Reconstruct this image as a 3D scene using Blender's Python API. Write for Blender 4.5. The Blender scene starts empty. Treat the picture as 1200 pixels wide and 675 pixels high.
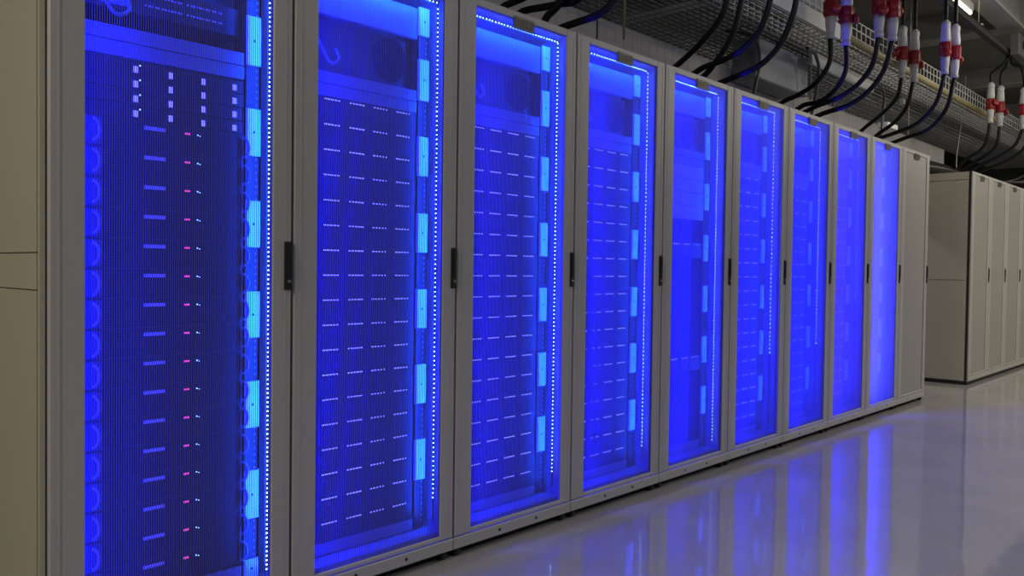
import bpy, math, random
from mathutils import Vector, Matrix
random.seed(7)
scene = bpy.context.scene
COL = scene.collection
PI = math.pi
W = 0.7            # cabinet pitch along the row
HT = 2.143         # cabinet height

# ------------------------------------------------------------------ materials
def mat(name, rgb, rough=0.5, metal=0.0, emit=None, estr=0.0, spec=0.5, noise=0.0, nscale=8.0, bump=0.0):
    m = bpy.data.materials.new(name); m.use_nodes = True
    nt = m.node_tree; b = nt.nodes['Principled BSDF']
    b.inputs['Base Color'].default_value = (*rgb, 1)
    b.inputs['Roughness'].default_value = rough
    b.inputs['Metallic'].default_value = metal
    b.inputs['Specular IOR Level'].default_value = spec
    if emit:
        b.inputs['Emission Color'].default_value = (*emit, 1)
        b.inputs['Emission Strength'].default_value = estr
    if noise or bump:
        tc = nt.nodes.new('ShaderNodeTexCoord'); n = nt.nodes.new('ShaderNodeTexNoise')
        n.inputs['Scale'].default_value = nscale; n.inputs['Detail'].default_value = 4
        nt.links.new(tc.outputs['Object'], n.inputs['Vector'])
        if noise:
            r = nt.nodes.new('ShaderNodeMapRange')
            r.inputs['To Min'].default_value = 1 - noise; r.inputs['To Max'].default_value = 1 + noise
            mx = nt.nodes.new('ShaderNodeMix'); mx.data_type = 'RGBA'; mx.blend_type = 'MULTIPLY'
            mx.inputs[0].default_value = 1.0; mx.inputs[6].default_value = (*rgb, 1)
            nt.links.new(n.outputs['Fac'], r.inputs['Value']); nt.links.new(r.outputs['Result'], mx.inputs[7])
            nt.links.new(mx.outputs[2], b.inputs['Base Color'])
        if bump:
            bp = nt.nodes.new('ShaderNodeBump'); bp.inputs['Strength'].default_value = bump
            nt.links.new(n.outputs['Fac'], bp.inputs['Height']); nt.links.new(bp.outputs['Normal'], b.inputs['Normal'])
    return m
M = {}
M['paint'] = mat('cabinet_paint', (0.46, 0.45, 0.45), 0.42, noise=0.03, nscale=3)
M['side'] = mat('side_panel_paint', (0.46, 0.43, 0.355), 0.5, noise=0.05, nscale=2.2)
M['inner'] = mat('inner_steel', (0.30, 0.30, 0.32), 0.5)
M['panel'] = mat('blanking_grey', (0.24, 0.24, 0.26), 0.45, noise=0.04)
M['plate'] = mat('cover_plate_white', (0.85, 0.87, 0.88), 0.35)
M['dark'] = mat('server_black', (0.016, 0.016, 0.020), 0.45, noise=0.3, nscale=40)
M['dark2'] = mat('drive_bezel', (0.018, 0.018, 0.022), 0.45)
M['ear'] = mat('server_ear', (0.06, 0.06, 0.07), 0.5)
M['panel2'] = mat('blanking_pale', (0.55, 0.56, 0.58), 0.45)
M['roundel'] = mat('roundel_black', (0.012, 0.010, 0.012), 0.8, spec=0.1)
M['mesh'] = mat('mesh_steel', (0.13, 0.13, 0.14), 0.5)
M['mesh2'] = mat('mesh_steel_plain', (0.34, 0.33, 0.32), 0.5)
M['black'] = mat('black_plastic', (0.012, 0.012, 0.014), 0.4)
M['chrome'] = mat('key_chrome', (0.6, 0.6, 0.62), 0.25, metal=1)
M['badge'] = mat('badge_metal', (0.20, 0.19, 0.17), 0.45, metal=0.5)
M['rubber'] = mat('cable_black', (0.006, 0.006, 0.008), 0.45, spec=0.3)
M['hose'] = mat('hose_grey', (0.06, 0.065, 0.08), 0.45)
M['caster'] = mat('caster_black', (0.02, 0.02, 0.022), 0.5)
M['tape'] = mat('led_tape', (0.012, 0.012, 0.014), 0.6)
M['post'] = mat('post_steel', (0.02, 0.02, 0.024), 0.5)
M['hole'] = mat('post_hole', (0.3, 0.3, 0.32), 0.5)
M['diode'] = mat('led_diode', (0.8, 0.9, 1), 0.4, emit=(0.42, 0.70, 1.0), estr=12.0)
M['act'] = mat('activity_light', (0.5, 0.5, 0.8), 0.4, emit=(0.42, 0.40, 1.0), estr=1.3)
M['caddy_glow'] = mat('drive_caddy_glow', (0.7, 0.7, 0.9), 0.4, emit=(0.50, 0.48, 0.95), estr=0.62)  # pale drive caddies, no lamps; brightness put into their emission
M['label'] = mat('server_label_glow', (0.45, 0.45, 0.55), 0.5, emit=(0.13, 0.12, 0.5), estr=0.2)  # plain labels and ports; faint blue glow put into the colour
M['red_led'] = mat('red_led', (0.8, 0.1, 0.2), 0.4, emit=(1.0, 0.06, 0.25), estr=1.3)
M['green_led'] = mat('green_led', (0.4, 0.8, 0.8), 0.4, emit=(0.4, 0.8, 0.8), estr=1.6)
M['red'] = mat('coupling_red', (0.29, 0.012, 0.018), 0.35, noise=0.15, nscale=30)
M['white'] = mat('coupling_white', (0.50, 0.50, 0.49), 0.4, noise=0.08, nscale=30)
M['wire'] = mat('tray_zinc', (0.26, 0.26, 0.27), 0.4, metal=0.3)
M['wire2'] = mat('tray_zinc_bright', (0.55, 0.55, 0.56), 0.4, metal=0.2)
M['bar'] = mat('bar_white', (0.62, 0.62, 0.62), 0.5)
M['strut'] = mat('strut_grey', (0.40, 0.40, 0.39), 0.5, noise=0.1)
M['duct'] = mat('duct_grey', (0.36, 0.35, 0.36), 0.55, noise=0.12, nscale=5)
M['box'] = mat('ceiling_box_grey', (0.20, 0.21, 0.25), 0.5, noise=0.1)
M['beam'] = mat('beam_grey', (0.30, 0.29, 0.26), 0.7, noise=0.15, nscale=3)
M['bus'] = mat('busbar_black', (0.02, 0.02, 0.022), 0.5)
M['tap'] = mat('tap_box_grey', (0.10, 0.10, 0.10), 0.5)
M['yellow'] = mat('yellow_conduit', (0.27, 0.235, 0.11), 0.5, noise=0.2, nscale=12)
M['rod'] = mat('rod_zinc', (0.35, 0.33, 0.24), 0.4, metal=0.5)
M['lamp'] = mat('lamp_diffuser', (0.9, 0.9, 0.8), 0.4, emit=(1.0, 0.97, 0.72), estr=4.0)
M['ceil'] = mat('ceiling_concrete', (0.17, 0.17, 0.14), 0.9, noise=0.35, nscale=1.1, bump=0.2)
M['wall'] = mat('wall_paint', (0.16, 0.16, 0.14), 0.8, noise=0.1, nscale=1.5)

def floor_mat():
    m = bpy.data.materials.new('epoxy_floor'); m.use_nodes = True
    nt = m.node_tree; b = nt.nodes['Principled BSDF']; L = nt.links.new; b.inputs['Specular IOR Level'].default_value = 0.7
    tc = nt.nodes.new('ShaderNodeTexCoord')
    n1 = nt.nodes.new('ShaderNodeTexNoise'); n1.inputs['Scale'].default_value = 1.6; n1.inputs['Detail'].default_value = 6
    n2 = nt.nodes.new('ShaderNodeTexNoise'); n2.inputs['Scale'].default_value = 90; n2.inputs['Detail'].default_value = 2
    L(tc.outputs['Object'], n1.inputs['Vector']); L(tc.outputs['Object'], n2.inputs['Vector'])
    cr = nt.nodes.new('ShaderNodeValToRGB')
    cr.color_ramp.elements[0].position = 0.3; cr.color_ramp.elements[0].color = (0.36, 0.345, 0.365, 1)
    cr.color_ramp.elements[1].position = 0.75; cr.color_ramp.elements[1].color = (0.44, 0.425, 0.43, 1)
    L(n1.outputs['Fac'], cr.inputs['Fac'])
    mx = nt.nodes.new('ShaderNodeMix'); mx.data_type = 'RGBA'; mx.blend_type = 'MULTIPLY'; mx.inputs[0].default_value = 0.25
    L(cr.outputs['Color'], mx.inputs[6]); L(n2.outputs['Color'], mx.inputs[7]); L(mx.outputs[2], b.inputs['Base Color'])
    rr = nt.nodes.new('ShaderNodeMapRange'); rr.inputs['To Min'].default_value = 0.03; rr.inputs['To Max'].default_value = 0.08
    L(n1.outputs['Fac'], rr.inputs['Value']); L(rr.outputs['Result'], b.inputs['Roughness'])
    n3 = nt.nodes.new('ShaderNodeTexNoise'); n3.inputs['Scale'].default_value = 7; n3.inputs['Detail'].default_value = 2
    L(tc.outputs['Object'], n3.inputs['Vector'])
    bp = nt.nodes.new('ShaderNodeBump'); bp.inputs['Strength'].default_value = 0.05; bp.inputs['Distance'].default_value = 0.02
    L(n3.outputs['Fac'], bp.inputs['Height']); L(bp.outputs['Normal'], b.inputs['Normal'])
    return m
M['floor'] = floor_mat()

# ------------------------------------------------------------------ mesh builder
class MB:
    def __init__(s): s.v = []; s.f = []; s.mi = []; s.smooth = []
    def add(s, vs, fs, mi=0, smooth=False):
        b = len(s.v); s.v += [tuple(v) for v in vs]
        for f in fs: s.f.append(tuple(b + i for i in f)); s.mi.append(mi); s.smooth.append(smooth)
        return s
    def box(s, x0, x1, y0, y1, z0, z1, mi=0):
        vs = [(x0,y0,z0),(x1,y0,z0),(x1,y1,z0),(x0,y1,z0),(x0,y0,z1),(x1,y0,z1),(x1,y1,z1),(x0,y1,z1)]
        return s.add(vs, [(0,3,2,1),(4,5,6,7),(0,1,5,4),(1,2,6,5),(2,3,7,6),(3,0,4,7)], mi)
    def cbox(s, x0, x1, y0, y1, z0, z1, c, mi=0):
        """box whose front (-y) edges are chamfered by c"""
        vs = [(x0,y0+c,z0),(x1,y0+c,z0),(x1,y1,z0),(x0,y1,z0),(x0,y0+c,z1),(x1,y0+c,z1),(x1,y1,z1),(x0,y1,z1),
              (x0+c,y0,z0+c),(x1-c,y0,z0+c),(x1-c,y0,z1-c),(x0+c,y0,z1-c)]
        return s.add(vs, [(0,3,2,1),(4,5,6,7),(1,2,6,5),(2,3,7,6),(3,0,4,7),(8,9,10,11),
                          (0,1,9,8),(1,5,10,9),(5,4,11,10),(4,0,8,11)], mi)
    def tube(s, pts, r, n=8, mi=0, cap=True):
        pts = [Vector(p) for p in pts]; m = len(pts)
        rs = r if isinstance(r, (list, tuple)) else [r] * m
        t0 = (pts[1] - pts[0]).normalized()
        a = Vector((0,0,1)) if abs(t0.z) < 0.9 else Vector((1,0,0))
        u = t0.cross(a).normalized(); vs = []
        for i in range(m):
            t = (pts[min(i+1, m-1)] - pts[max(i-1, 0)]).normalized()
            u = (u - t * u.dot(t)).normalized(); w = t.cross(u)
            for k in range(n):
                an = 2*PI*k/n
                vs.append(pts[i] + (u*math.cos(an) + w*math.sin(an)) * rs[i])
        fs = [(i*n+k, i*n+(k+1) % n, (i+1)*n+(k+1) % n, (i+1)*n+k) for i in range(m-1) for k in range(n)]
        s.add(vs, fs, mi, True)
        if cap:
            b = len(s.v) - m*n
            s.f.append(tuple(b+k for k in range(n))[::-1]); s.mi.append(mi); s.smooth.append(False)
            s.f.append(tuple(b+(m-1)*n+k for k in range(n))); s.mi.append(mi); s.smooth.append(False)
        return s
    def lathe(s, prof, c=(0,0,0), n=20, mi=0, axis='z'):
        """prof: list of (radius, height) swept about an axis through c"""
        vs = []
        for r, h in prof:
            for k in range(n):
                a = 2*PI*k/n; p = (r*math.cos(a), r*math.sin(a), h)
                if axis == 'y': p = (p[0], p[2], p[1])
                if axis == 'x': p = (p[2], p[0], p[1])
                vs.append((c[0]+p[0], c[1]+p[1], c[2]+p[2]))
        m = len(prof)
        fs = [(i*n+k, i*n+(k+1) % n, (i+1)*n+(k+1) % n, (i+1)*n+k) for i in range(m-1) for k in range(n)]
        s.add(vs, fs, mi, True)
        b = len(s.v) - m*n
        for rg in (tuple(b+k for k in range(n))[::-1], tuple(b+(m-1)*n+k for k in range(n))):
            s.f.append(rg); s.mi.append(mi); s.smooth.append(False)
        return s
    def data(s, name, mats):
        me = bpy.data.meshes.new(name); me.from_pydata(s.v, [], s.f)
        for m in mats: me.materials.append(m)
        me.polygons.foreach_set('material_index', s.mi); me.polygons.foreach_set('use_smooth', s.smooth)
        me.update(); return me

def obj(name, data, parent=None, loc=(0,0,0)):
    o = bpy.data.objects.new(name, data); COL.objects.link(o); o.location = loc
    if parent: o.parent = parent
    return o
def build(name, mb, mats, parent=None, loc=(0,0,0)):
    if not isinstance(mats, (list, tuple)): mats = [mats]
    return obj(name, mb.data(name, mats), parent, loc)
def tag(o, label, cat, group=None, kind=None):
    o['label'] = label; o['category'] = cat
    if group: o['group'] = group
    if kind: o['kind'] = kind
    return o
def thing(name, label, cat, loc=(0,0,0), group=None):
    o = bpy.data.objects.new(name, None); o.empty_display_size = 0.1
    COL.objects.link(o); o.location = loc
    return tag(o, label, cat, group)
def copy_tree(src, loc, label, group=None):
    """copy a thing with all its parts and sub-parts"""
    def rec(o, par):
        c = o.copy(); COL.objects.link(c)
        if par: c.parent = par
        for ch in kids.get(o.name, ()): rec(ch, c)
        return c
    kids = {}
    for o in src.children: kids.setdefault(src.name, []).append(o)
    for o in src.children_recursive:
        if o.children: kids[o.name] = list(o.children)
    r = rec(src, None); r.location = loc; r['label'] = label
    if group: r['group'] = group
    return r
def struct(name, mb, m, label=None):
    o = build(name, mb, m); o['kind'] = 'structure'; return o
def catmull(pts, k=8):
    P = [Vector(p) for p in pts]; P = [2*P[0]-P[1]] + P + [2*P[-1]-P[-2]]; out = []
    for i in range(1, len(P)-2):
        for j in range(k):
            t = j/k; a, b, c, d = P[i-1:i+3]
            out.append(0.5*((2*b)+(-a+c)*t+(2*a-5*b+4*c-d)*t*t+(-a+3*b-3*c+d)*t**3))
    out.append(P[-2]); return out
ORD = ['topmost', 'second from the top', 'third from the top', 'fourth from the top', 'fifth from the top', 'sixth from the top',
       'seventh from the top', 'eighth from the top', 'ninth from the top', 'ninth from the bottom', 'eighth from the bottom',
       'seventh from the bottom', 'sixth from the bottom', 'fifth from the bottom', 'fourth from the bottom',
       'third from the bottom', 'second from the bottom', 'bottommost']
NTH = ['first', 'second', 'third', 'fourth', 'fifth', 'sixth', 'seventh', 'eighth', 'ninth']

# ------------------------------------------------------------------ room
struct('floor', MB().box(-6, 24, -7, 6, -0.1, 0), M['floor'])
struct('ceiling', MB().box(-6, 24, -7, 6, 4.15, 4.3), M['ceil'])
struct('wall_left', MB().box(-6.15, -6, -7, 6, 0, 4.15), M['wall'])
struct('wall_right', MB().box(24, 24.15, -7, 6, 0, 4.15), M['wall'])
struct('wall_back', MB().box(-6, 24, 6, 6.15, 0, 4.15), M['wall'])
struct('wall_front', MB().box(-6, 24, -7.15, -7, 0, 4.15), M['wall'])

# ------------------------------------------------------------------ cabinets
D = 1.10   # cabinet depth
def frame_mb(first):
    b = MB()
    # side sheets, back, roof, bottom of one cabinet (local x 0..W)
    b.box(0.003, 0.018, 0.05, D, 0.082, HT-0.02)
    b.box(W-0.018, W-0.003, 0.05, D, 0.082, HT-0.02)
    b.box(0.018, W-0.018, D-0.02, D, 0.082, HT-0.02)
    b.box(0.003, W-0.003, 0.045, D, HT-0.02, HT-0.002)
    b.box(0.018, W-0.018, 0.05, D-0.02, 0.082, 0.10)
    # front uprights and lintel behind the door
    b.box(0.003, 0.035, 0.042, 0.05, 0.082, HT-0.02)
    b.box(W-0.035, W-0.003, 0.042, 0.05, 0.082, HT-0.02)
    return b
def base_mb():
    b = MB()
    b.cbox(0.0015, W-0.0015, 0.0, 0.05, 0.035, 0.080, 0.003)
    b.box(0.0015, W-0.0015, D-0.05, D, 0.035, 0.080)
    b.box(0.0015, 0.04, 0.05, D-0.05, 0.035, 0.080); b.box(W-0.04, W-0.0015, 0.05, D-0.05, 0.035, 0.080)
    for x in (0.25, 0.47):
        b.lathe([(0.006, -0.0015), (0.006, 0.004)], (x, 0, 0.058), 10, 1, 'y')
    return b
OX0, OX1, OZ0, OZ1 = 0.091, 0.630, 0.102, 2.112
def door_mb():
    b = MB(); x0, x1, z0, z1 = 0.004, W-0.004, 0.084, HT
    # four members with a chamfered outer edge and a stepped inner lip
    b.cbox(x0, OX0, 0, 0.012, z0, z1, 0.004); b.cbox(OX1, x1, 0, 0.012, z0, z1, 0.004)
    b.box(x0, x0+0.012, 0.012, 0.036, z0, z1); b.box(x1-0.012, x1, 0.012, 0.036, z0, z1)
    b.cbox(OX0-0.004, OX1+0.004, 0.001, 0.012, OZ1, z1, 0.003); b.cbox(OX0-0.004, OX1+0.004, 0.001, 0.012, z0, OZ0, 0.003)
    # shallow ridge next to each stile
    b.box(0.024, 0.030, -0.0015, 0.001, z0+0.02, z1-0.02); b.box(W-0.028, W-0.024, -0.0015, 0.001, z0+0.02, z1-0.02)
    # inner return of the opening
    b.box(OX0-0.003, OX0, 0.006, 0.013, OZ0, OZ1); b.box(OX1, OX1+0.003, 0.006, 0.013, OZ0, OZ1)
    b.box(OX0, OX1, 0.006, 0.013, OZ1, OZ1+0.003); b.box(OX0, OX1, 0.006, 0.013, OZ0-0.003, OZ0)
    return b
def mesh_mb(p=0.0062, w=0.0018, d=0.0013, pz=0.0062, h=0.0005):
    b = MB(); n = int((OX1-OX0)/p)
    for i in range(n+1):
        x = OX0 + (OX1-OX0)*i/n
        b.box(x-w/2, x+w/2, 0.008, 0.008+d, OZ0, OZ1)
    m = int((OZ1-OZ0)/pz)
    for i in range(m+1):
        z = OZ0 + (OZ1-OZ0)*i/m
        b.box(OX0, OX1, 0.0083, 0.0083+0.0007, z-h/2, z+h/2)
    return b
def sheet_mb():
    return MB().box(OX0, OX1, 0.008, 0.010, OZ0, OZ1)
def handle_mb():
    b = MB().cbox(0.670, 0.6955, -0.006, 0.004, 1.031, 1.182, 0.003)
    b.cbox(0.676, 0.690, -0.010, -0.005, 1.075, 1.174, 0.002)
    return b
def key_mb():
    return MB().lathe([(0.006, -0.009), (0.006, -0.004)], (0.684, 0, 1.058), 12, 0, 'y').lathe([(0.002, -0.0105), (0.002, -0.008)], (0.684, 0, 1.058), 8, 0, 'y')
def badge_mb():
    b = MB().cbox(0.297, 0.415, -0.004, 0.006, 2.074, 2.122, 0.002)
    for i in range(9):
        x = 0.305 + i*0.0125
        b.box(x, x+0.005, -0.007, -0.003, 2.080, 2.115)
    return b
def tape_mb():
    b = MB()
    b.box(0.654, 0.667, 0.079, 0.081, 0.14, 2.112); b.box(0.05, 0.667, 0.079, 0.081, 2.100, 2.112)
    b.box(0.028, 0.040, 0.079, 0.081, 0.14, 2.112)
    return b
def diode_mb(z0, top=True, dz=0.0145):
    b = MB(); s = 0.0018; z = z0
    while z < 2.10:
        b.cbox(0.660-s, 0.660+s, 0.0755, 0.079, z-s, z+s, 0.0008); z += dz
    if top:
        x = 0.06
        while x < 0.660:
            b.cbox(x-s, x+s, 0.0755, 0.079, 2.105-s, 2.105+s, 0.0008); x += dz
    return b
def post_mb(x0, x1):
    b = MB().box(x0, x1, 0.128, 0.140, 0.11, 2.09)
    b.box(x0, x0+0.004, 0.128, 0.20, 0.11, 2.09); b.box(x1-0.004, x1, 0.128, 0.20, 0.11, 2.09)
    z = 0.13
    while z < 2.08:
        b.box((x0+x1)/2+0.010, (x0+x1)/2+0.016, 0.1272, 0.129, z, z+0.007, 1); z += 0.0215
    return b
def plate_mb(x0, x1, h):
    b = MB().cbox(x0, x1, 0.119, 0.1275, 0, h, 0.002)
    b.lathe([(0.004, 0.1175), (0.004, 0.120)], ((x0+x1)/2, 0, h/2), 10, 1, 'y')
    return b
def caster_mb():
    b = MB()
    for dx in (0.0,):
        b.lathe([(0.006, -0.013), (0.0175, -0.012), (0.0175, 0.012), (0.006, 0.013)], (dx, 0.0, 0.0175), 14, 0, 'x')
    b.box(-0.013, 0.013, -0.012, 0.012, 0.026, 0.036)
    return b
def side_panel(parent, zsplit):
    o = MB().cbox(0, 1, 0, 1, 0, 1, 0.0)   # placeholder bounds helper
    return o
SH = {}
def shared(key, fn, mats):
    if key not in SH:
        if not isinstance(mats, (list, tuple)): mats = [mats]
        SH[key] = fn().data(key, mats)
    return SH[key]
PLZ = [(1.739, 1.893), (1.454, 1.603), (1.164, 1.312), (0.876, 1.025), (0.588, 0.737), (0.295, 0.450)]

def cabinet(X, label, group, lit=True, mesh='mesh', near=False, zled=0.14, endpanel=None):
    t = thing('server_cabinet', label, 'server cabinet', (X, 0, 0), group)
    obj('cabinet_frame', shared('cabinet_frame', lambda: frame_mb(0), M['inner'] if lit else M['paint']) if lit else shared('cabinet_frame_plain', lambda: frame_mb(0), M['paint']), t)
    obj('plinth', shared('plinth', base_mb, [M['paint'], M['black']]), t)
    obj('under_shade_block', shared('under_shade', lambda: MB().box(0.0, W, 0.048, D-0.02, 0.006, 0.036), M['black']) if lit or X < 7 else shared('under_shade2', lambda: MB().box(0.0, W, 0.010, D-0.02, 0.003, 0.036), M['black']), t)  # black box added as the shade beneath the cabinet
    d = obj('door', shared('door', door_mb, M['paint']), t)
    if lit:
        obj('mesh_panel', shared('mesh_panel', mesh_mb, M['mesh']), d)
    else:
        obj('mesh_panel', shared('mesh_plain', sheet_mb, M['mesh2']), d)
    h = obj('door_handle', shared('door_handle', handle_mb, M['black']), d)
    obj('lock_cylinder', shared('lock_cylinder', key_mb, M['chrome']), d)
    obj('door_badge', shared('door_badge', badge_mb, M['badge']), d)
    for x in (0.035, W-0.035):
        obj('caster', shared('caster', caster_mb, M['caster']), t, (x, 0.03, 0))
        obj('caster', shared('caster', caster_mb, M['caster']), t, (x, D-0.06, 0))
    if lit:
        s = obj('led_strip', shared('led_strip', tape_mb, M['tape']), t)
        dm = diode_mb(zled, dz=0.0145 if X < -0.1 else (0.0175 if X < 1.2 else (0.020 if X < 2.5 else 0.026))).data('led_diodes', [M['diode']])
        dd = obj('led_diodes', dm, s); dd['kind'] = 'stuff'
        pr = obj('mounting_post', shared('post_r', lambda: post_mb(0.605, 0.658), [M['post'], M['hole']]), t)
        pl = obj('mounting_post', shared('post_l', lambda: post_mb(0.045, 0.098), [M['post'], M['hole']]), t)
        for i, (a, b) in enumerate(PLZ):
            obj('cover_plate', shared('plate_r%d' % round((b-a)*500), lambda: plate_mb(0.606, 0.657, b-a), [M['plate'], M['black']]), pr, (0, 0, a))
        if near == 1:
            obj('cover_plate', shared('plate_low', lambda: plate_mb(0.606, 0.657, 0.06), [M['plate'], M['black']]), pr, (0, 0, 0.104))
            obj('cover_plate', shared('plate_left', lambda: plate_mb(0.05, 0.098, 0.08), [M['plate'], M['black']]), pl, (0, 0, 1.69))
            obj('cover_plate', shared('plate_left', None, None), pl, (0, 0, 2.0))
        else:
            obj('cover_plate', shared('plate_top', lambda: plate_mb(0.606, 0.657, 0.105), [M['plate'], M['black']]), pr, (0, 0, 1.983))
    return t

cab_names = ['leftmost', 'second', 'third', 'fourth', 'fifth', 'sixth', 'seventh', 'eighth', 'ninth']
zleds = [0.135, 0.228, 0.208, 0.218, 0.148, 0.60, 0.62, 0.9, 1.4]
cabs = []
for i in range(9):
    if i == 0: lb = 'grey server cabinet with blue lit mesh door and red status lights, leftmost in row'
    elif i == 8: lb = 'grey server cabinet with blue lit door, directly left of the unlit grey cabinet'
    elif i == 4: lb = 'grey server cabinet, fifth blue door, pale blue panels over an empty dark bay'
    else: lb = 'grey server cabinet with glowing blue mesh door, %s from the left in the row' % cab_names[i]
    cabs.append(cabinet((i-1)*W, lb, 'blue lit server cabinets in the front row', True, near=(1 if i == 0 else 2), zled=zleds[i]))
c9 = cabinet(8*W, 'unlit grey server cabinet with plain mesh door at the far end of the blue row', 'server cabinets', False)
# end panel on the left side of the row
def end_panel(parent, x, seams, y1=D, post='side', g=0.0015):
    b = MB(); zs = [0.040] + seams + [HT-0.004]
    for a, c in zip(zs[:-1], zs[1:]):
        b.add([(x-0.014, 0.034, a+g), (x-0.014, y1, a+g), (x-0.014, y1, c-g), (x-0.014, 0.034, c-g),
               (x-0.001, 0.034, a+g), (x-0.001, y1, a+g), (x-0.001, y1, c-g), (x-0.001, 0.034, c-g)],
              [(0,3,2,1),(4,5,6,7),(0,1,5,4),(1,2,6,5),(2,3,7,6),(3,0,4,7)])
    build('side_panel', b, M['side'], parent)
    build('corner_post', MB().box(x-0.013, x-0.001, 0.012, 0.029, 0.036, HT-0.002), M[post], parent)
end_panel(cabs[0], 0.0, [1.036, 1.132])

# second row of plain cabinets further along the same line
X2 = 7.668
row2 = ['plain grey cabinet at the near corner of the far row, side panel showing',
        'plain grey cabinet second along the far unlit row', 'plain grey cabinet third along the far unlit row',
        'plain grey cabinet at the right edge of the photo']
for i in range(6):
    lb = row2[i] if i < 4 else 'plain grey cabinet out at the end of the far row, %s along' % NTH[i]
    if i >= 4: continue
    t = cabinet(X2+i*W, lb, 'plain cabinets in the far row', False)
    if i == 0: end_panel(t, 0.0, [1.054, 2.06], post='black', g=0.003)

# ------------------------------------------------------------------ servers
def server2u_parts(parent):
    obj('chassis', shared('s2u', lambda: MB().cbox(0.105, 0.602, 0.130, 0.80, 0.0002, 0.0860, 0.0006), M['dark']), parent)
    for k, x in enumerate((0.200, 0.303, 0.406, 0.511)):
        def bay():
            b = MB().cbox(-0.012, 0.088, 0.1290, 0.1305, 0.004, 0.082, 0.0005)
            for j in range(5):
                b.box(0.002+j*0.0135, 0.0105+j*0.0135, 0.1275, 0.1292, 0.0735, 0.0775, 1)
            return b
        obj('drive_bay', shared('bay', bay, [M['dark2'], M['act']]), parent, (x-0.004, 0, 0))
def proto_server():
    t = thing('rack_server', '', 'server', (0, 0, 0)); server2u_parts(t); return t
def compute_unit():
    t = thing('rack_server', '', 'server', (0, 0, 0))
    obj('chassis', shared('cu', lambda: MB().cbox(0.112, 0.600, 0.1275, 0.82, 0.0003, 0.0849, 0.0008), M['dark']), t)
    obj('front_label', shared('cul', lambda: MB().box(0.292, 0.352, 0.1245, 0.1262, 0.060, 0.070), M['label']), t)
    obj('status_light', shared('cur', lambda: MB().cbox(0.411, 0.427, 0.1225, 0.126, 0.061, 0.066, 0.001), M['red_led']), t)
    obj('link_light', shared('cug', lambda: MB().cbox(0.448, 0.4515, 0.1225, 0.126, 0.062, 0.065, 0.001).cbox(0.456, 0.459, 0.1225, 0.126, 0.060, 0.062, 0.001), M['green_led']), t)
    obj('ear', shared('ear', lambda: MB().cbox(0.106, 0.178, 0.1262, 0.1280, 0.004, 0.080, 0.0005), M['ear']), t)
    def latch(xc, s):
        b = MB(); pts = [(xc + s*0.016*math.sin(a), 0.118 - 0.008*math.sin(a), 0.042 + 0.030*math.cos(a)) for a in [PI*k/8 for k in range(9)]]
        return b.tube(pts, 0.0042, 8)
    obj('latch', shared('lal', lambda: latch(0.148, 1), M['panel']), t)
    obj('latch', shared('lar', lambda: latch(0.594, 1), M['panel']), t)
    return t
def flat_server():
    t = thing('rack_server', '', 'server', (0, 0, 0))
    obj('chassis', shared('fs', lambda: MB().cbox(0.112, 0.600, 0.130, 0.80, 0.001, 0.041, 0.002), M['dark']), t)
    for x in (0.268, 0.368, 0.470, 0.570):
        obj('drive_caddy', shared('fsd', lambda: MB().cbox(-0.006, 0.006, 0.1265, 0.131, 0.008, 0.026, 0.001), M['caddy_glow']), t, (x, 0, 0))
    obj('status_light', shared('fsl', lambda: MB().cbox(0.279, 0.2825, 0.1262, 0.1302, 0.028, 0.0315, 0.001), M['green_led']), t)
    return t
def panel_proto(h, m='panel'):
    t = build('blanking_panel', MB().cbox(0.103, 0.603, 0.128, 0.145, 0.001, h-0.001, 0.0015), M[m]); tag(t, '', 'panel'); return t
GS = 'servers stacked in the blue lit cabinets'
first_used = {}
def place(kind, maker, loc, label, group):
    if kind not in first_used:
        o = maker(); first_used[kind] = o; o.location = loc; o['label'] = label; o['group'] = group; return o
    return copy_tree(first_used[kind], loc, label, group)

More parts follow.
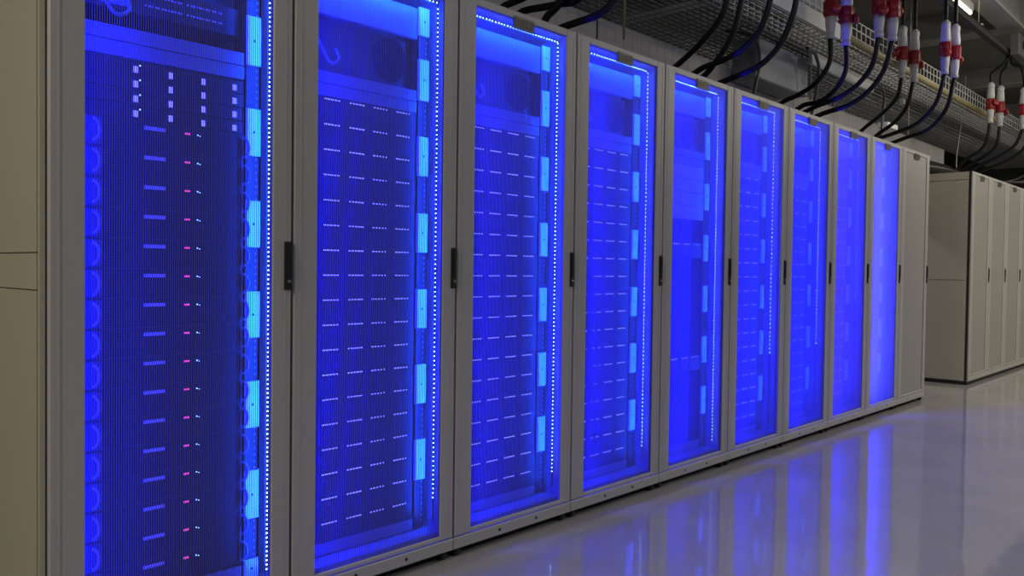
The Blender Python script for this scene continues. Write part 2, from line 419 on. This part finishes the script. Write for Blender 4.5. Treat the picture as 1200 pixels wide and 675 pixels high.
PITCH = 0.0863
for i in range(9):
    X = (i-1)*W; nm = NTH[i]
    if i == 0:
        for k in range(4):
            place('flat', flat_server, (X, 0, 1.686-(k+1)*0.0418), 'thin server with four pale drive caddies, leftmost cabinet, %s of four' %
                  ['topmost', 'second from the top', 'third from the top', 'lowest'][k], 'thin servers in the leftmost cabinet')
        for k in range(16):
            o16 = ['topmost', 'second from the top', 'third from the top', 'fourth from the top', 'fifth from the top', 'sixth from the top', 'seventh from the top',
                   'eighth from the top', 'eighth from the bottom', 'seventh from the bottom', 'sixth from the bottom', 'fifth from the bottom', 'fourth from the bottom',
                   'third from the bottom', 'second from the bottom', 'bottommost'][k]
            place('compute', compute_unit, (X, 0, 1.4335-k*0.0851), 'dark server with red status light, leftmost cabinet, %s' % o16, 'red light servers in the leftmost cabinet')
    elif i == 4:
        for k, z in enumerate((1.18, 0.55)):
            place('server', proto_server, (X, 0, z), 'dark server in the %s of the fifth blue cabinet' % ['middle', 'bottom half'][k], GS)
    elif i == 8:
        pass
    else:
        for k in range(18):
            place('server', proto_server, (X, 0, 1.605-k*PITCH), 'dark server with dashed drive lights, %s blue cabinet, %s' % (nm, ORD[k]), GS)
    # blanking panels
    cabname = 'leftmost' if i == 0 else nm
    if i != 8:
        place('p45', lambda: panel_proto(0.042), (X, 0, 1.733), 'narrow blue lit blanking panel, upper of two above the servers, %s cabinet' % cabname, 'blanking panels')
        place('p45', None, (X, 0, 1.690), 'narrow blue lit blanking panel resting over the top server, %s cabinet' % cabname, 'blanking panels')
        place('p12', lambda: panel_proto(0.118), (X, 0, 1.965), 'tall blue blanking panel at the very top of the %s cabinet' % cabname, 'blanking panels')
        place('p5', lambda: panel_proto(0.045), (X, 0, 0.104), 'blue blanking panel at the foot of the %s cabinet' % cabname, 'blanking panels')
    if i == 4:
        for k in range(4):
            place('p89', lambda: panel_proto(0.074, 'panel2'), (X, 0, 1.616-k*0.0745), 'pale blue blanking panel in the fifth cabinet, %s of four below the two narrow ones' %
                  ['topmost', 'second', 'third', 'lowest'][k], 'blanking panels')
# network switches and patch cords in the open bay near the top
def switch_proto():
    t = thing('network_switch', '', 'network switch', (0, 0, 0))
    obj('chassis', shared('sw', lambda: MB().cbox(0.112, 0.600, 0.150, 0.60, 0.001, 0.086, 0.002), M['dark']), t)
    def ports():
        b = MB()
        for r in range(2):
            pass
            for j in range(12):
                b.box(0.002+j*0.0096, 0.007+j*0.0096, 0.148, 0.1497, 0.028+r*0.030, 0.033+r*0.030, 1)
        b.box(0, 0.117, 0.1493, 0.1505, 0.022, 0.068)
        return b
    for x in (0.300, 0.425): obj('port_block', shared('swp', ports, [M['dark2'], M['label']]), t, (x, 0, 0))
    obj('fan_panel', shared('swf', lambda: MB().cbox(0.13, 0.26, 0.143, 0.151, 0.012, 0.074, 0.003), M['inner']), t)
    return t
def roundel_proto():
    t = thing('roundel_module', '', 'roundel', (0, 0, 0))  # dark spoked disc on a plain housing, put where a purplish patch sits
    obj('housing', shared('fh', lambda: MB().cbox(0.112, 0.600, 0.165, 0.60, 0.001, 0.182, 0.002), M['post']), t)
    def disc():
        b = MB().lathe([(0.074, 0.157), (0.080, 0.160), (0.080, 0.166)], (0.500, 0, 0.095), 28, 0, 'y')
        for k in range(7):
            a = 2*PI*k/7; b.tube([(0.500, 0.156, 0.095), (0.500+0.07*math.cos(a), 0.156, 0.095+0.07*math.sin(a))], 0.0025, 6)
        return b.lathe([(0.018, 0.150), (0.022, 0.158)], (0.500, 0, 0.095), 16, 0, 'y')
    obj('roundel', shared('fd', disc, M['roundel']), t)
    return t
for i in range(1, 8):
    place('roundel', roundel_proto, ((i-1)*W, 0, 1.778), 'dark round disc in the open upper bay of the %s cabinet' % NTH[i], 'dark discs')
for i in range(1):
    X = (i-1)*W
    place('switch', switch_proto, (X, 0, 1.825), 'dark network switch in the open bay near the top of the %s cabinet' % ('leftmost' if i == 0 else NTH[i]), 'network switches')
def cord(pts, r, label, group, m='rubber', name='patch_cord', cat='cable'):
    b = MB().tube(catmull(pts, 8), r, 8); o = build(name, b, M[m]); tag(o, label, cat, group); return o
for i in (0, 1, 2, 3):
    X = (i-1)*W
    cord([(X+0.125, 0.125, 1.93), (X+0.15, 0.10, 1.87), (X+0.20, 0.10, 1.80), (X+0.245, 0.115, 1.82), (X+0.25, 0.14, 1.86)], 0.005,
         'thin patch cord looping in the upper bay of the %s cabinet' % ('leftmost' if i == 0 else NTH[i]), 'patch cords', 'panel')
for k in range(3):
    X = 2*W; x0 = 0.25 + k*0.045
    cord([(X+x0-0.06, 0.118, 1.10), (X+x0-0.03, 0.115, 0.85), (X+x0-0.01, 0.113, 0.60), (X+x0+0.015, 0.115, 0.42), (X+x0+0.02, 0.118, 0.22)], 0.006,
         'black cable hanging in front of the servers in the fourth cabinet, %s of three' % ['leftmost', 'middle', 'rightmost'][k], 'hanging cables in the fourth cabinet')

# ------------------------------------------------------------------ LED light (the strips' output)
def led_light(name, loc, size_y, energy, rot, sx=0.012, col=(0.002, 0.004, 1.0)):
    l = bpy.data.lights.new(name, 'AREA'); l.shape = 'RECTANGLE'; l.size = sx; l.size_y = size_y
    l.energy = energy; l.color = col
    o = bpy.data.objects.new(name, l); COL.objects.link(o); o.location = loc; o.rotation_euler = rot
    return o
def aim(o, d):
    """point -z of the light along d keeping local y vertical"""
    z = -Vector(d).normalized(); y = Vector((0, 0, 1)); y = (y - z*y.dot(z)).normalized(); x = y.cross(z)
    o.rotation_euler = Matrix((x, y, z)).transposed().to_euler()
KR, KL, KT = 13.0, 52.0, 8.0
for i in range(9):
    X = (i-1)*W
    g = [1, 1, 1.1, 1.2, 1.25, 1.4, 1.5, 1.7, 2.6][i]; gr = [1, 1, 0.9, 0.8, 0.6, 0.5, 0.4, 0.4, 1.0][i]
    r = led_light('led_light_right', (X+0.650, 0.074, 1.12), 1.95, KR*gr, (0,0,0)); aim(r, (-0.3, 1.0, 0)); r.data.color = (0.003, 0.048, 1.0)
    l = led_light('led_light_left', (X+0.044, 0.072, 1.12), 1.95, KL*g, (0,0,0)); aim(l, (1.0, 0.6, 0))
    if i == 8: l.data.color = (0.03, 0.032, 1.0)
    if i == 7: l.data.color = (0.015, 0.01, 1.0)
    tt = led_light('led_light_top', (X+0.35, 0.072, 2.097), 0.58, KT*gr, (0,0,0))
    tt.data.color = (0.004, 0.045, 1.0)
    z = -Vector((0, 1, -0.3)).normalized(); y = Vector((1, 0, 0)); x = y.cross(z)
    tt.rotation_euler = Matrix((x, y, z)).transposed().to_euler()

# ------------------------------------------------------------------ overhead power: busbar, couplings, feed cables
BUSY, BUSZ = -0.03, 3.50
bus = thing('busbar_trunking', 'black busbar trunking running along the ceiling above the cabinet fronts', 'busbar', (0, BUSY, BUSZ))
build('trunking', MB().box(5.0, 16, -0.028, 0.028, 0, 0.05).box(5.0, 16, -0.034, 0.034, 0.05, 0.056), M['bus'], bus)
for x in (5.2, 7.6, 10.3, 13.0):
    build('hanger', MB().box(x-0.02, x+0.02, -0.04, 0.04, 0.056, 0.07).tube([(x, 0, 0.07), (x, 0, 0.65)], 0.006), M['rod'], bus)
def coupling(x, y, z, ang, lid, label):
    t = thing('power_coupling', label, 'power coupling', (x, y, z), 'red and white power couplings above the cabinets')
    build('plug', MB().lathe([(0.019, 0), (0.030, 0.002), (0.031, 0.03), (0.026, 0.034), (0.029, 0.05), (0.034, 0.10), (0.036, 0.155)], n=20), M['white'], t)
    c = MB().lathe([(0.038, 0.150), (0.044, 0.156), (0.045, 0.20), (0.042, 0.206), (0.044, 0.214), (0.044, 0.262), (0.038, 0.268)], n=20)
    for k in range(6):
        a = k*PI/3
        c.box(0.043*math.cos(a)-0.005, 0.043*math.cos(a)+0.005, 0.043*math.sin(a)-0.005, 0.043*math.sin(a)+0.005, 0.16, 0.26)
    build('locking_ring', c, M['red'], t)
    build('socket', MB().lathe([(0.038, 0.262), (0.040, 0.30), (0.036, 0.36), (0.033, 0.39), (0.036, 0.395), (0.036, 0.43), (0.026, 0.436), (0.020, 0.45)], n=20), M['white'], t)
    # sprung lid, hanging open at the side of the ring
    dx, dy = math.cos(ang), math.sin(ang)
    b = MB(); pts = [(dx*0.045, dy*0.045, 0.205), (dx*0.075, dy*0.075, lid), (dx*0.088, dy*0.088, lid-0.004)]
    b.tube([Vector(pts[0]), Vector((dx*0.062, dy*0.062, (0.205+lid)/2)), Vector(pts[1])], 0.012, 8)
    n0 = Vector((dx, dy, 0.25)).normalized()
    cc = Vector((dx*0.060, dy*0.060, lid))
    b.tube([cc - n0*0.016, cc + n0*0.004, cc + n0*0.014, cc + n0*0.016], [0.036, 0.036, 0.030, 0.010], 20)
    build('lid', b, M['red'], t)
    return t
CP = [(4.288, 0.051, 2.725, 'left one of the first pair of red and white couplings, left of the photo\'s others', -2.2, 0.20),
      (4.288, -0.027, 2.68, 'right one of the leftmost coupling pair, its red ring slightly lower', -1.2, 0.18),
      (4.288, -0.26, 2.685, 'purple tinged coupling cut by the top edge, left of the second pair', -2.4, 0.17),
      (4.288, -0.321, 2.668, 'coupling cut by the top edge, right one of the second pair', -0.2, 0.21),
      (6.117, 0.172, 2.80, 'grey white coupling with a red band, left one of the third pair', 2.4, 0.22),
      (6.117, 0.098, 2.77, 'coupling with a square red lid at its right, right one of the third pair', -0.7, 0.15),
      (6.117, -0.158, 2.79, 'bright white coupling with a dark red lid at its left, fourth pair', -2.7, 0.17),
      (6.117, -0.211, 2.765, 'bright white coupling at the right of the fourth pair', -0.3, 0.16),
      (8.843, 0.123, 2.785, 'small distant coupling hanging over the far cabinet row, left of its pair', -2.0, 0.22),
      (8.843, 0.047, 2.75, 'small distant coupling hanging over the far cabinet row, right of its pair', -1.0, 0.16),
      (8.843, -0.185, 2.69, 'pale coupling at the right edge of the photo above the far row', -2.0, 0.18)]
for k, (x, y, z, lb, an, lid) in enumerate(CP):
    x = x + (-0.06, 0.02, -0.02, 0.06)[k % 4]
    coupling(x, y, z, an, lid, 'red and white power ' + lb if not lb.startswith(('left', 'right', 'purple', 'grey', 'bright', 'small', 'pale', 'coupling')) else lb)
    if k >= 8: lead = [(x, y, z+0.445), (x, y, z+0.53), (x, y*0.8+BUSY*0.2, 3.36), (x, y*0.3+BUSY*0.7, 3.41), (x, BUSY+(0.02 if k % 2 else -0.02), 3.50)]
    else: lead = [(x, y, z+0.445), (x, y, z+0.8), (x, y, z+1.1), (x, y*0.6-0.03, 4.0)]
    cord(lead, 0.017,
         'short black lead from the busbar to %s' % ['the first coupling from the left', 'the second coupling from the left', 'the third coupling from the left',
          'the fourth coupling from the left', 'the fifth coupling from the left', 'the sixth coupling from the left', 'the seventh coupling from the left', 'the eighth coupling from the left',
          'the left distant coupling', 'the right distant coupling', 'the coupling at the right edge'][k], 'leads from the busbar', name='supply_lead')
for x, nm in ((8.843, 'distant'),):
    t = thing('tap_off_box', 'dark grey tap off box on the busbar above the %s group of couplings' % nm, 'tap off box', (x, BUSY, 3.51), 'tap off boxes')
    build('housing', MB().cbox(-0.16, 0.16, -0.13, -0.046, -0.03, 0.20, 0.01), M['tap'], t)
    build('lever', MB().box(-0.02, 0.02, -0.145, -0.125, 0.05, 0.13), M['bus'], t)
FEED = {'first':(1.45,[[(0.10, 3.2), (0.16, 2.70), (0.217, 2.42), (0.298, 2.364),(0.379, 2.353),(0.445, 2.343),(0.502, 2.30)],[(-0.10, 3.2), (-0.06, 2.70), (-0.01, 2.38), (0.067, 2.313),(0.152, 2.316),(0.255, 2.323),(0.39, 2.331),(0.457, 2.30)],[(-0.05, 3.2), (-0.02, 2.80), (0.03, 2.45), (0.092, 2.345),(0.151, 2.289),(0.202, 2.261),(0.248, 2.22)],[(-0.30, 3.2), (-0.27, 2.75), (-0.19, 2.40), (-0.104, 2.276),(-0.021, 2.238),(0.085, 2.23),(0.201, 2.22),(0.269, 2.20)]]),
'Z':(2.882,[[(0.05, 3.2), (0.055, 2.8), (0.064, 2.668),(0.11, 2.551),(0.207, 2.456),(0.319, 2.376),(0.448, 2.30)],[(0.0, 3.2), (0.01, 2.8), (0.021, 2.659),(0.055, 2.516),(0.107, 2.418),(0.171, 2.341),(0.26, 2.26)],[(-0.20, 3.2), (-0.19, 2.8), (-0.175, 2.616),(-0.118, 2.458),(-0.017, 2.367),(0.105, 2.325),(0.243, 2.30),(0.388, 2.24)],[(-0.30, 3.2), (-0.295, 2.8), (-0.284, 2.592),(-0.243, 2.458),(-0.181, 2.357),(-0.081, 2.28),(0.039, 2.246),(0.214, 2.21)]]),
'AB':(4.288,[[(0.051, 2.74),(0.053, 2.566),(0.141, 2.442),(0.263, 2.375),(0.397, 2.33)],[(-0.027, 2.69),(-0.031, 2.523),(0.032, 2.397),(0.145, 2.323),(0.268, 2.309),(0.383, 2.25)],[(-0.26, 2.70),(-0.225, 2.52),(-0.137, 2.401),(-0.011, 2.326),(0.156, 2.282),(0.331, 2.22)],[(-0.321, 2.68),(-0.275, 2.495),(-0.183, 2.366),(-0.048, 2.28),(0.131, 2.243),(0.28, 2.20)]]),
'CD':(6.117,[[(0.172, 2.817),(0.207, 2.643),(0.326, 2.517),(0.508, 2.38)],[(0.102, 2.785),(0.149, 2.569),(0.252, 2.441),(0.388, 2.35)],[(-0.158, 2.80),(-0.097, 2.566),(0.041, 2.409),(0.228, 2.341),(0.485, 2.28)],[(-0.211, 2.77),(-0.158, 2.523),(-0.021, 2.358),(0.157, 2.304),(0.387, 2.24)]]),
'EF':(8.843,[[(0.125, 2.80),(0.152, 2.602),(0.225, 2.485),(0.361, 2.401)],[(0.047, 2.76),(0.075, 2.547),(0.19, 2.435),(0.335, 2.35)],[(-0.185, 2.70),(-0.114, 2.529),(0.031, 2.421),(0.231, 2.33)],[(-0.254, 2.75),(-0.187, 2.504),(-0.036, 2.378),(0.196, 2.29)]])}
place_nm = {'first': 'over the third cabinet at the top edge', 'Z': 'over the fifth cabinet', 'AB': 'below the leftmost two coupling pairs',
            'CD': 'below the third and fourth coupling pairs', 'EF': 'over the far unlit row'}
for g, (X, cs) in FEED.items():
    for k, pts in enumerate(cs):
        x = X + (-0.06, 0.02, -0.02, 0.06)[k]
        p3 = [(x, y, z) for y, z in pts]
        if g in ('first', 'Z'): p3 = [(x, pts[0][0], 4.13)] + p3
        ye, ze = pts[-1]
        p3 += [(x, ye+0.12, min(ze, 2.24)), (x, ye+0.16, 2.162)]
        cord(p3, 0.0175, 'thick drooping black power cable, %s of four %s' % (['leftmost', 'second', 'third', 'rightmost'][k], place_nm[g]),
             'power cables drooping to the cabinet roofs', name='power_cable')

# ------------------------------------------------------------------ overhead containment
def basket(name, y0, y1, z, x0, x1, label, side=0.085, cross=0.10, n=7, r=0.0032, wm='wire', rs=0.0032):
    b = MB()
    for i in range(n+1):
        y = y0 + (y1-y0)*i/n
        b.box(x0, x1, y-r, y+r, z-r, z+r)
    for y in (y0, y1):
        b.box(x0, x1, y-r, y+r, z+side-r, z+side+r); b.box(x0, x1, y-r, y+r, z+side*0.5-r, z+side*0.5+r)
    x = x0
    while x < x1:
        b.box(x-r, x+r, y0, y1, z-3*r, z-r)
        b.box(x-rs, x+rs, y0-r, y0+r, z-3*r, z+side); b.box(x-rs, x+rs, y1-r, y1+r, z-3*r, z+side)
        x += cross
    o = build(name, b, M[wm]); return tag(o, label, 'cable tray', 'wire basket trays above the cabinets')
basket('wire_basket_tray', 0.28, 0.66, 3.00, -0.5, 15, 'wire basket cable tray nearest the couplings, high above the cabinet fronts', side=0.135, wm='wire2', rs=0.005)
basket('wire_basket_tray', 0.72, 1.50, 3.00, -0.5, 15, 'wide wire basket tray behind the nearer basket above the pale duct', n=14, side=0.10, rs=0.005)
basket('wire_basket_tray', 0.30, 1.00, 3.32, -0.5, 4.0, 'upper wire basket tray stacked over the other two near the ceiling', n=12)
basket('wire_basket_tray', 0.70, 0.92, 2.80, 5.6, 11.0, 'narrow lower basket tray over the last blue cabinets', n=5)
basket('wire_basket_tray', -2.4, -1.8, 3.1, 9.5, 20, 'distant basket tray over the far end of the aisle', n=6)
build_d = MB().box(-1.0, 10.2, 0.98, 1.30, 2.20, 2.735)
x = -1.0
while x < 10.2:
    build_d.box(x, x+0.003, 0.9785, 0.98, 2.22, 2.735); x += 0.10
for zz in (2.30, 2.38, 2.46, 2.54, 2.62, 2.70): build_d.box(-1.0, 10.2, 0.9785, 0.98, zz, zz+0.003)
du = thing('cable_duct', 'long pale grey duct with ribbed face running just above the cabinet roofs', 'duct', (0, 0, 0))
build('duct_body', build_d, M['duct'], du)
for x in (0.6, 3.4, 6.2, 9.0):
    build('support_leg', MB().box(x-0.02, x+0.02, 1.00, 1.04, 2.1435, 2.20), M['strut'], du)
tag(build('junction_box', MB().cbox(3.75, 5.15, 0.42, 1.0, 3.145, 3.30, 0.01), M['box']), 'flat blue grey box under the ceiling beside the leftmost couplings', 'box', 'overhead boxes')
tag(build('junction_box', MB().cbox(4.55, 5.45, 0.74, 0.96, 2.62, 2.94, 0.01), M['box']), 'lower dark grey box hanging behind the yellowish rod', 'box', 'overhead boxes')
tag(build('strut_channel', MB().box(3.45, 4.75, 0.19, 0.22, 2.86, 2.97), M['bar']), 'pale flat bar at the top edge left of the leftmost couplings', 'bar', 'pale overhead bars')
b = MB().add([(5.30, 0.64, 2.86), (6.75, 0.655, 2.86), (6.75, 0.685, 2.86), (5.30, 0.67, 2.86), (5.30, 0.64, 2.965), (6.75, 0.655, 2.965), (6.75, 0.685, 2.965), (5.30, 0.67, 2.965)],
             [(0,3,2,1),(4,5,6,7),(0,1,5,4),(1,2,6,5),(2,3,7,6),(3,0,4,7)])
tag(build('strut_channel', b, M['bar']), 'pale flat bar below the leftmost couplings', 'bar', 'pale overhead bars')
tag(build('yellow_conduit', MB().tube([(4.8, 0.26, 2.95), (9.6, 0.26, 2.95)], 0.030, 10), M['yellow']), 'dull yellow conduit running under the nearest basket tray', 'conduit')
# beams
for k, y in enumerate((-0.04, 1.9, -1.9, -3.6)):
    struct('trim_%d' % (k+1), MB().box(-4, 9.0 if k == 0 else 22, y-0.07, y+0.07, 3.82, 4.15).box(-4, 9.0 if k == 0 else 22, y-0.11, y+0.11, 3.80, 3.83), M['beam'])
for k, x in enumerate((3.2, 6.0, 9.1, 12.2, 15.3, 18.4)):
    struct('trim_%d' % (k+5), MB().box(x-0.09, x+0.09, -6.9, 5.9, 3.88, 4.15).box(x-0.13, x+0.13, -6.9, 5.9, 3.86, 3.89), M['beam'])
t = thing('ceiling_lamp', 'small bright yellowish lamp at the top edge above the white couplings', 'lamp', (7.35, 0.10, 3.70))
build('housing', MB().cbox(-0.35, 0.32, -0.07, 0.07, 0.03, 0.11, 0.01), M['strut'], t)
build('diffuser', MB().cbox(-0.34, 0.31, -0.055, 0.055, 0.0, 0.03, 0.004), M['lamp'], t)
build('hanger', MB().tube([(-0.2, 0, 0.1), (-0.2, 0, 0.45)], 0.005).tube([(0.2, 0, 0.1), (0.2, 0, 0.45)], 0.005), M['rod'], t)
# rods
def rod(pts, r, lb, m='rod', name='threaded_rod', cat='rod'):
    return tag(build(name, MB().tube(pts, r, 8), M[m]), lb, cat, 'hanging rods and wires')
rod([(5.35, 0.70, 4.15), (5.42, 0.70, 2.58)], 0.010, 'yellowish rod hanging down just left of the leftmost couplings')
rod([(2.72, 0.70, 4.15), (2.71, 0.70, 2.52)], 0.008, 'yellowish rod hanging above the fourth blue cabinet')
rod([(2.34, 0.62, 4.15), (2.34, 0.62, 2.35)], 0.005, 'thin dark rod hanging left of the yellowish rod, fourth cabinet', 'hose')
rod(catmull([(9.94, 0.68, 3.60), (9.88, 0.68, 3.2), (9.67, 0.67, 2.75), (9.60, 0.67, 2.49), (9.4, 0.6, 2.2)]), 0.007, 'pale cord dangling to the roof of the far cabinet row', 'strut', 'hanging_cord', 'cord')
rod([(7.60, 0.60, 4.15), (7.60, 0.60, 2.55)], 0.006, 'thin pale rod hanging between the third and fourth coupling pairs', 'strut')
def hose(pts, lb):
    return cord(pts, 0.014, lb, 'grey hoses', 'hose', 'flexible_hose', 'hose')
hose([(4.30, 0.90, 2.96), (4.36, 0.78, 2.93), (4.403, 0.70, 2.88), (4.46, 0.69, 2.79), (4.45, 0.69, 2.65), (4.41, 0.70, 2.50), (4.38, 0.72, 2.20), (4.38, 0.75, 2.165)], 'dark grey hose bending down over the sixth cabinet')
hose([(5.08, 0.59, 2.93), (5.18, 0.59, 2.93), (5.26, 0.59, 2.90), (5.32, 0.59, 2.80), (5.34, 0.62, 2.60), (5.34, 0.69, 2.3), (5.34, 0.72, 2.165)], 'dark grey hose bending down beside the yellowish rod')
hose([(6.80, 0.67, 2.97), (6.95, 0.65, 2.94), (7.03, 0.65, 2.86), (7.0, 0.65, 2.70), (6.98, 0.65, 2.556), (6.96, 0.66, 2.42), (6.95, 0.68, 2.34)], 'thin dark hose hanging between the coupling pairs over the last cabinets')
# bundles and small bright fittings
tag(build('cable_tag', MB().cbox(7.62, 7.68, 0.66, 0.70, 2.89, 2.95, 0.004), M['white']), 'small white tag between the feed cables of the third coupling pair', 'tag')
tag(build('bracket', MB().cbox(7.06, 7.35, 0.62, 0.72, 2.57, 2.62, 0.004), M['plate']), 'bright pale bracket just above the roof of the last blue cabinet', 'bracket')
tag(build('cable_bundle', MB().tube(catmull([(6.95, 0.75, 2.22), (7.3, 0.60, 2.23), (7.75, 0.50, 2.235), (8.2, 0.46, 2.235), (8.5, 0.46, 2.23)]), 0.075, 12)
    .tube(catmull([(6.95, 0.60, 2.20), (7.4, 0.48, 2.21), (7.9, 0.36, 2.205), (8.4, 0.34, 2.20)]), 0.045, 10), M['rubber']), 'dark cable bundle bridging from the blue row to the far row roof', 'cable bundle')
for k in range(3):
    y = -0.12 + 0.10*k
    cord([(9.2+0.15*k, y+0.5, 2.17), (9.55, y+0.25, 2.20), (9.95, y+0.05, 2.22+0.02*k), (10.3, y-0.02, 2.30+0.04*k), (10.6, y, 2.5), (10.65, y, 3.2)], 0.017,
         'black cable rising from the far row roof near the right edge, %s of three' % ['front', 'middle', 'rear'][k], 'cables on the far row roof', name='power_cable')

# ------------------------------------------------------------------ room light and added fills
def area(name, loc, sx, sy, e, col, d=(0, 0, -1)):
    l = bpy.data.lights.new(name, 'AREA'); l.shape = 'RECTANGLE'; l.size = sx; l.size_y = sy; l.energy = e; l.color = col
    o = bpy.data.objects.new(name, l); COL.objects.link(o); o.location = loc
    o.rotation_euler = Vector(d).to_track_quat('-Z', 'Y').to_euler(); return o
WARM = (1.0, 0.93, 0.72); NEU = (0.92, 0.91, 1.0)
area('room_light', (-3.6, -0.9, 3.5), 1.2, 0.4, 80, WARM, (0.15, 0.1, -1))
area('room_light', (-0.5, -4.6, 3.7), 1.4, 0.3, 11, NEU, (0, 0.5, -1))
area('room_light', (4.0, -4.6, 3.7), 1.4, 0.3, 21, NEU, (0, 0.5, -1))
area('room_light', (8.0, -3.6, 3.7), 1.4, 0.3, 68, WARM, (0, 0.4, -1))
area('room_light', (6.6, -1.6, 3.7), 0.6, 0.2, 22, WARM, (0.5, 0.4, -1))
area('room_light', (11.0, -2.6, 3.7), 1.4, 0.3, 110, WARM)
area('room_light', (5.5, 3.2, 3.7), 1.4, 0.3, 40, NEU)
for x, e in ((0.5, 9), (3.5, 10), (6.5, 7)):
    area('aisle_fill', (x, -2.3, 3.7), 1.4, 0.3, e, NEU).data.spread = 1.5  # unseen fill added to brighten the aisle floor
for x in (1.0, 6.0, 11.0):
    area('ceiling_fill', (x, -3.4, 2.6), 1.2, 0.3, 34, NEU, (0, 0.25, 1))  # unseen fill added to brighten the ceiling and overhead trays
w = bpy.data.worlds.new('room_ambient'); scene.world = w; w.use_nodes = True
w.node_tree.nodes['Background'].inputs[0].default_value = (0.3, 0.3, 0.3, 1); w.node_tree.nodes['Background'].inputs[1].default_value = 0.1

# ------------------------------------------------------------------ camera
yaw, pitch, roll = 0.81269, -0.02314, 0.01283
fw = Vector((math.sin(yaw)*math.cos(pitch), math.cos(yaw)*math.cos(pitch), math.sin(pitch)))
r0 = Vector((math.cos(yaw), -math.sin(yaw), 0)); u0 = r0.cross(fw)
R = r0*math.cos(roll) + u0*math.sin(roll); U = -r0*math.sin(roll) + u0*math.cos(roll)
cd = bpy.data.cameras.new('camera'); cam = bpy.data.objects.new('camera', cd); COL.objects.link(cam)
cam.matrix_world = Matrix.Translation((-1.38076, -2.2583, 1.1052)) @ Matrix((R, U, -fw)).transposed().to_4x4()
cd.sensor_width = 36; cd.lens = 952.08/1200*36; cd.clip_end = 100; cd.clip_start = 0.05
scene.camera = cam
scene.view_settings.view_transform = 'Standard'; scene.view_settings.look = 'None'
scene.view_settings.exposure = 0; scene.view_settings.gamma = 1; scene.view_settings.use_curve_mapping = False
scene.cycles.use_denoising = True
scene.cycles.max_bounces = 7; scene.cycles.diffuse_bounces = 4; scene.cycles.glossy_bounces = 4
scene.cycles.sample_clamp_indirect = 10.0
